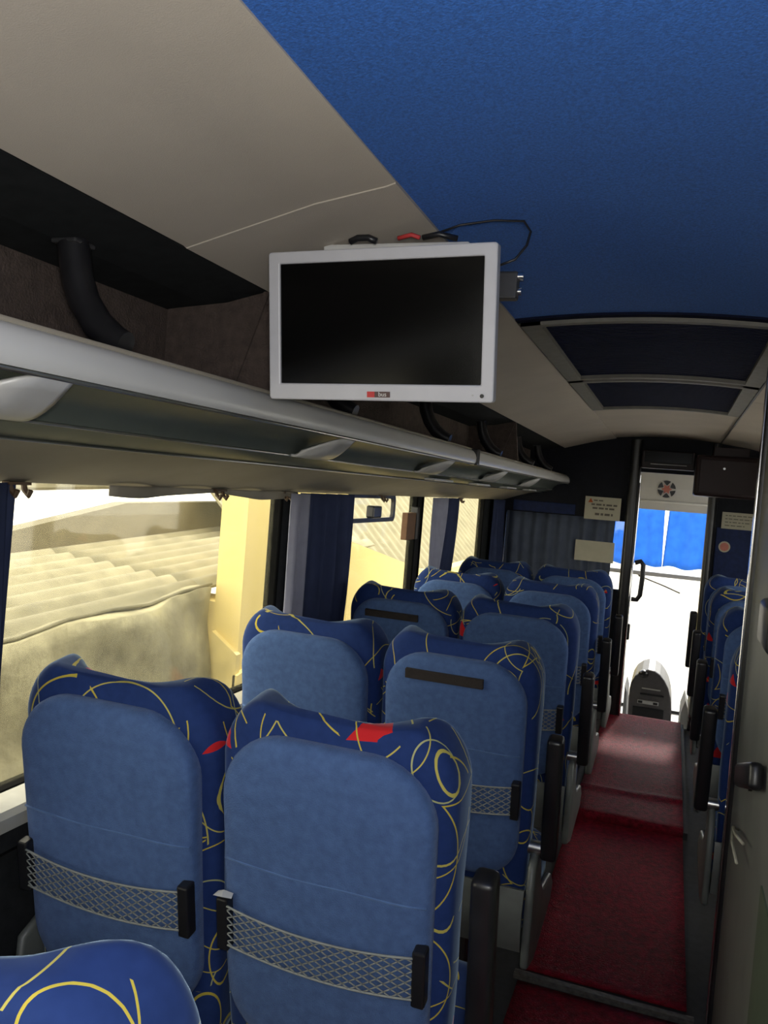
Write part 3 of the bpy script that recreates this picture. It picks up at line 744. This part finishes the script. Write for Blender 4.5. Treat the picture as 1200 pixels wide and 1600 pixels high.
# ------------------------------------------------------------------ driver's cab
struct(MB().box(XL, XR, YB + .05, 8.65, -.45, -.37).build('floor_cab', 'cabfloor'))
struct(MB().box(XL, XR, YB + .02, YB + .05, -.40, .0).build('wall_step', 'rubber'))
ws = MB()
for (x0, x1, z0, z1) in ((XL, XR, -.40, -.34), (XL, XR, 1.95, 2.30), (XL, XL + .06, -.4, 2.0), (XR - .06, XR, -.4, 2.0)): ws.box(x0, x1, 8.45, 8.5, z0, z1)
o = struct(ws.build('window_7', 'blackplastic')); MB().box(XL + .05, XR - .05, 8.47, 8.476, -.35, 1.96).build('window_pane', 'clearglass', o)
hd = MB().prism([(7.9, 2.28), (7.9, 1.80), (7.93, 1.60), (7.97, 1.60), (8.44, 1.95), (8.44, 2.28)], 'x', XL + .01, XR - .01).build('header_panel', 'white')
tagk(hd, None, 'white panel with star emblem above the windscreen', 'panel'); 
for z in (1.68,): MB().tube([(XL + .02, 7.915, z), (XR - .02, 7.915, z)], .012, 8).build('panel_roll', 'white', hd, True)
em = empty('star_emblem', (-.085, 7.896, 1.795)); tagk(em, None, 'round black and red star emblem on the white header panel', 'emblem')
MB().tube([(0, .003, 0), (0, 0, 0)], .08, 32).build('white_disc', 'white', em)
for k in range(6):
    a = PI / 6 + k * PI / 3; pts = [(.078 * math.cos(a + d), .078 * math.sin(a + d)) for d in (-.43, -.2, 0, .2, .43)] + [(.036 * math.cos(a + .12), .036 * math.sin(a + .12)), (.036 * math.cos(a - .12), .036 * math.sin(a - .12))]
    MB().prism(pts, 'y', -.003, 0).build('black_segment', 'blackplastic', em)
MB().prism([((.048 if k % 2 == 0 else .026) * math.cos(k * PI / 6), (.048 if k % 2 == 0 else .026) * math.sin(k * PI / 6)) for k in range(12)], 'y', -.004, 0).build('red_star', 'pink', em)
def wcurt(x0, x1, seed, label, lean):
    rnd = random.Random(seed); ph = rnd.uniform(0, 6)
    def fn(u, v):
        xa = x0 + (lean[0] * (1 - v)); xb = x1 + lean[1] * (1 - v)
        return (lerp(xa, xb, u), 8.28 + .012 * math.sin(u * 34 + ph) + .006 * math.sin(u * 71), lerp(1.06 + .012 * math.sin(u * 25), 1.63, v))
    o = MB().grid(60, 8, fn).build('windscreen_curtain', 'bluecurtain', None, True); sd = o.modifiers.new('s', 'SOLIDIFY'); sd.thickness = .002
    return tagk(o, None, label, 'curtain', 'windscreen curtains')
wcurt(XL + .05, -.085, 1, 'bright blue windscreen curtain left of the centre gap', (0, .015)); wcurt(-.045, XR - .05, 2, 'bright blue windscreen curtain right of the centre gap', (-.02, 0))
r_ = MB().box(XL + .02, XR - .02, 8.20, 8.26, .965, 1.005, .008).build('windscreen_rail', 'silver'); tagk(r_, None, 'horizontal grey rail across the windscreen below the blue curtains', 'rail')
wi = MB().tube([(-.28, 8.52, .93), (-.05, 8.53, .86), (.12, 8.53, .80)], .008, 6).tube([(-.28, 8.52, .93), (-.26, 8.52, .99)], .012, 6).build('wiper', 'blackplastic', None, True); tagk(wi, None, 'windscreen wiper arm faint against the bright glass', 'wiper')
co_ = empty('dash_console', (-.04, 7.2, -.37)); tagk(co_, None, 'grey rounded dashboard console beyond the doorway', 'console')
ol = [(-.19, 0), (.165, 0), (.165, .20), (.160, .32), (.145, .42), (.12, .50), (.085, .56), (.045, .605), (.0, .63), (-.05, .635), (-.10, .615), (-.15, .57), (-.178, .51), (-.188, .45)]
bd = MB().prism(ol, 'y', 0, .55).build('body', 'dashgrey', co_); bv = bd.modifiers.new('b', 'BEVEL'); bv.width = .015; bv.segments = 2; bv.limit_method = 'ANGLE'
MB().box(-.15, .10, -.012, .02, .235, .315, .004).build('tray', 'blackplastic', co_); MB().box(-.115, .055, -.012, .02, .345, .375, .004).build('radio_slot', 'silver', co_)
MB().box(-.11, -.075, -.018, .0, .35, .37, .003).build('knob', 'blackplastic', co_); MB().box(.01, .045, -.018, .0, .35, .37, .003).build('knob', 'blackplastic', co_)
MB().box(-.10, .09, -.012, .02, .42, .435, .003).build('vent_slot', 'blackplastic', co_); MB().box(-.09, .06, -.012, .02, .47, .48, .003).build('vent_slot', 'silver', co_)
R = []
for k in range(9):
    a = PI * k / 8; R.append([(-.085 + .045 * math.sin(a) * math.cos(t * PI / 6) + .0, .02 + .05 * math.sin(a) * math.sin(t * PI / 6), .59 - .035 * math.cos(a)) for t in range(12)])
MB().rings(R).build('gear_knob', 'blackplastic', co_, True)
sk = MB().prism([(.165, -.37), (.235, -.37), (.235, .10), (.20, .20), (.175, .10)], 'y', 6.55, 6.95).build('door_skirt', 'white'); tagk(sk, None, 'cream panel at the foot of the doorway right of the console', 'panel')
sk = MB().prism([(-.245, -.37), (-.20, -.37), (-.225, .18), (-.245, .24)], 'y', 6.6, 6.95).build('door_skirt', 'white'); tagk(sk, None, 'cream panel at the foot of the doorway left of the console', 'panel')

# ------------------------------------------------------------------ grey partition on the right
PX = .245
pt = MB().box(PX, PX + .03, YR + .02, 2.72, 0, 2.12); struct(pt.build('wall_partition', 'partition'))
struct(MB().box(PX + .03, XR, 2.69, 2.72, 0, 2.0).build('wall_partition_end', 'partition'))
pe = empty('partition_post', (PX + .012, 2.745, 0.0)); tagk(pe, None, 'dark edge post with chrome strip on the grey partition', 'post')
MB().prism([(x, y) for x, y in rrect(.024, .028, .008, 3)], 'z', 0.0, 2.1).build('dark_post', 'blackplastic', pe)
MB().box(-.028, -.022, -.006, .018, .0, 2.1, .002).build('chrome_strip', 'chrome', pe)
MB().box(-.016, -.012, -1.2, -.84, .0, .86).build('lower_panel', 'partgreen', pe)
hd_ = empty('door_lever', (PX, 2.25, .985)); hd_.rotation_euler = (math.radians(-17), 0, 0); tagk(hd_, None, 'black rounded door lever on the grey partition', 'door handle')
MB().tube([(0, .03, 0), (-.008, .03, 0)], .036, 14).build('rose', 'blackplastic', hd_, True, 40)
MB().box(-.038, -.006, -.26, .09, -.030, .032, .013, 3).build('lever', 'blackplastic', hd_, True, 40)
hd_ = MB().box(PX - .03, PX + .002, 1.98, 2.20, 1.335, 1.445, .015, 3).build('wall_catch', 'blackplastic', None, True, 40); tagk(hd_, None, 'dark oval catch on the partition above the lever', 'catch')
hd_ = MB().box(PX - .012, PX + .002, 1.98, 2.09, 1.50, 1.58, .004).build('switch_box', 'brownbox'); tagk(hd_, None, 'small brown switch box high on the partition', 'switch')
hd_ = MB().tube([(PX - .004, 2.45, .775), (PX - .02, 2.42, .79), (PX - .025, 2.3, .815), (PX - .02, 2.15, .85)], .004, 6).tube([(PX - .02, 2.42, .79), (PX - .03, 2.3, .79), (PX - .03, 2.15, .80)], .004, 6).build('tied_string', 'cord', None, True); tagk(hd_, None, 'pale string tied to the grey partition', 'string')
hk = MB().tube([(.60, YB - .02, 1.76), (.58, YB - .06, 1.74), (.565, YB - .07, 1.71), (.575, YB - .07, 1.68), (.60, YB - .06, 1.67)], .010, 8).build('wall_hook', 'silver', None, True); tagk(hk, None, 'pale curved hook beside the grey partition post', 'hook')

# ------------------------------------------------------------------ outside the left windows
def ext(o, label, cat, group=None): return tagk(o, None, label, cat, group)
struct(MB().box(-30, 30, -30, 60, -1.75, -1.70).build('ground', 'ground'))
def gw(u, v):
    y = lerp(-1.0, 5.255, u); top = .682 + .045 * (y - 3.3) + .022 * math.sin(5.2 * y)
    z = lerp(-1.7, top, v)
    return (-3.24 + .03 * math.sin(3 * y + 2 * z) + .02 * math.sin(7 * z + 5 * y) + random.uniform(-.008, .008), y, z)
o = MB().grid(70, 24, gw).build('plaster_wall', 'plaster', None, True); sd = o.modifiers.new('s', 'SOLIDIFY'); sd.thickness = .12; sd.offset = -1
ext(o, 'crumbling grey plaster wall outside the first left window', 'wall')
def corr(name, m, xs0, xs1, ya, yb, zfun, pitch, amp, label, axis='x', group='corrugated roofs'):
    n = int(abs((xs1 - xs0) / pitch) * 10); ph = PI if pitch < 0 else 0.0; 
    def fn(u, v):
        x = lerp(xs0, xs1, u); y = lerp(ya, yb, v)
        return (x, y, zfun(x, y) + amp * math.cos(2 * PI * (x - xs0) / pitch + ph))
    def fn2(u, v):
        y = lerp(ya, yb, u); x = lerp(xs0, xs1, v)
        return (x, y, zfun(x, y) + amp * math.cos(2 * PI * (y - ya) / pitch))
    o = (MB().grid(n, 14, fn) if axis == 'x' else MB().grid(int(abs(yb - ya) / pitch * 8), 10, fn2)).build(name, m, None, True)
    sd = o.modifiers.new('s', 'SOLIDIFY'); sd.thickness = .02
    return ext(o, label, 'roof', group)
corr('corrugated_roof', 'fibre', -3.17, -4.69, 0.0, 5.30, lambda x, y: .665 + .045 * (y - 3.3) + (-3.17 - x) * .075 + .022 * math.sin(5.2 * y) * max(0, 1 - (-3.17 - x) / .12), .19, .024, 'pale corrugated roof sheets above the crumbling wall')
corr('corrugated_roof', 'fibre', -3.265, -4.69, 5.30, 9.0, lambda x, y: .665 + .045 * (y - 3.3) + (-3.17 - x) * .075 + .0, -.19, .024, 'corrugated roof sheets running on behind the yellow column')
o = MB().prism([(3.0, .6), (4.9, 1.03), (6.4, 1.27), (9.5, 1.30), (9.5, .5), (3.0, .4)], 'x', -4.95, -4.80).build('gable_wall', 'fibredark'); ext(o, 'dark weathered gable rising behind the corrugated roof', 'wall')
corr('corrugated_roof', 'fibre', -6.4, -8.5, 6.4, 12.5, lambda x, y: 1.25 + (-6.4 - x) * .28 + .03 * (y - 6), .25, .03, 'distant pale corrugated roof glimpsed at the top of the first window')
yb_ = empty('yellow_building', (-3.1, 6.3, -1.7)); ext(yb_, 'tall yellow rendered building corner outside the windows', 'building')
MB().box(-.07, .15, -.95, 1.15, 0, 6.0).build('block', 'yellow', yb_)
MB().prism([(-.30, 0), (.17, 0), (.17, 2.0), (-.05, 2.15)], 'y', -1.0, -.94).build('buttress', 'yellowold', yb_)
MB().box(-.45, -.07, -.94, -.6, 0, 2.36).build('low_wall', 'yellowold', yb_)
MB().prism([(-1.0, 0), (1.1, 0), (1.1, 1.95), (.2, 2.05), (-1.0, 1.85)], 'x', .15, .19).build('stained_plinth', 'yellowold', yb_)
o = MB().prism([(7.46, -1.7), (7.46, 1.05), (8.0, .95), (10.0, .58), (11.0, .50), (26.0, .50), (26.0, -1.7)], 'x', -3.15, -2.95).build('yellow_boundary_wall', 'yellow'); ext(o, 'low yellow wall with sloping top seen through the second window', 'wall')
corr('corrugated_roof', 'fibre', -3.2, -8.0, 7.5, 30.0, lambda x, y: -.1 + (-3.2 - x) * 1.05, .30, .03, 'steep grey corrugated roof above the low yellow wall', 'y')
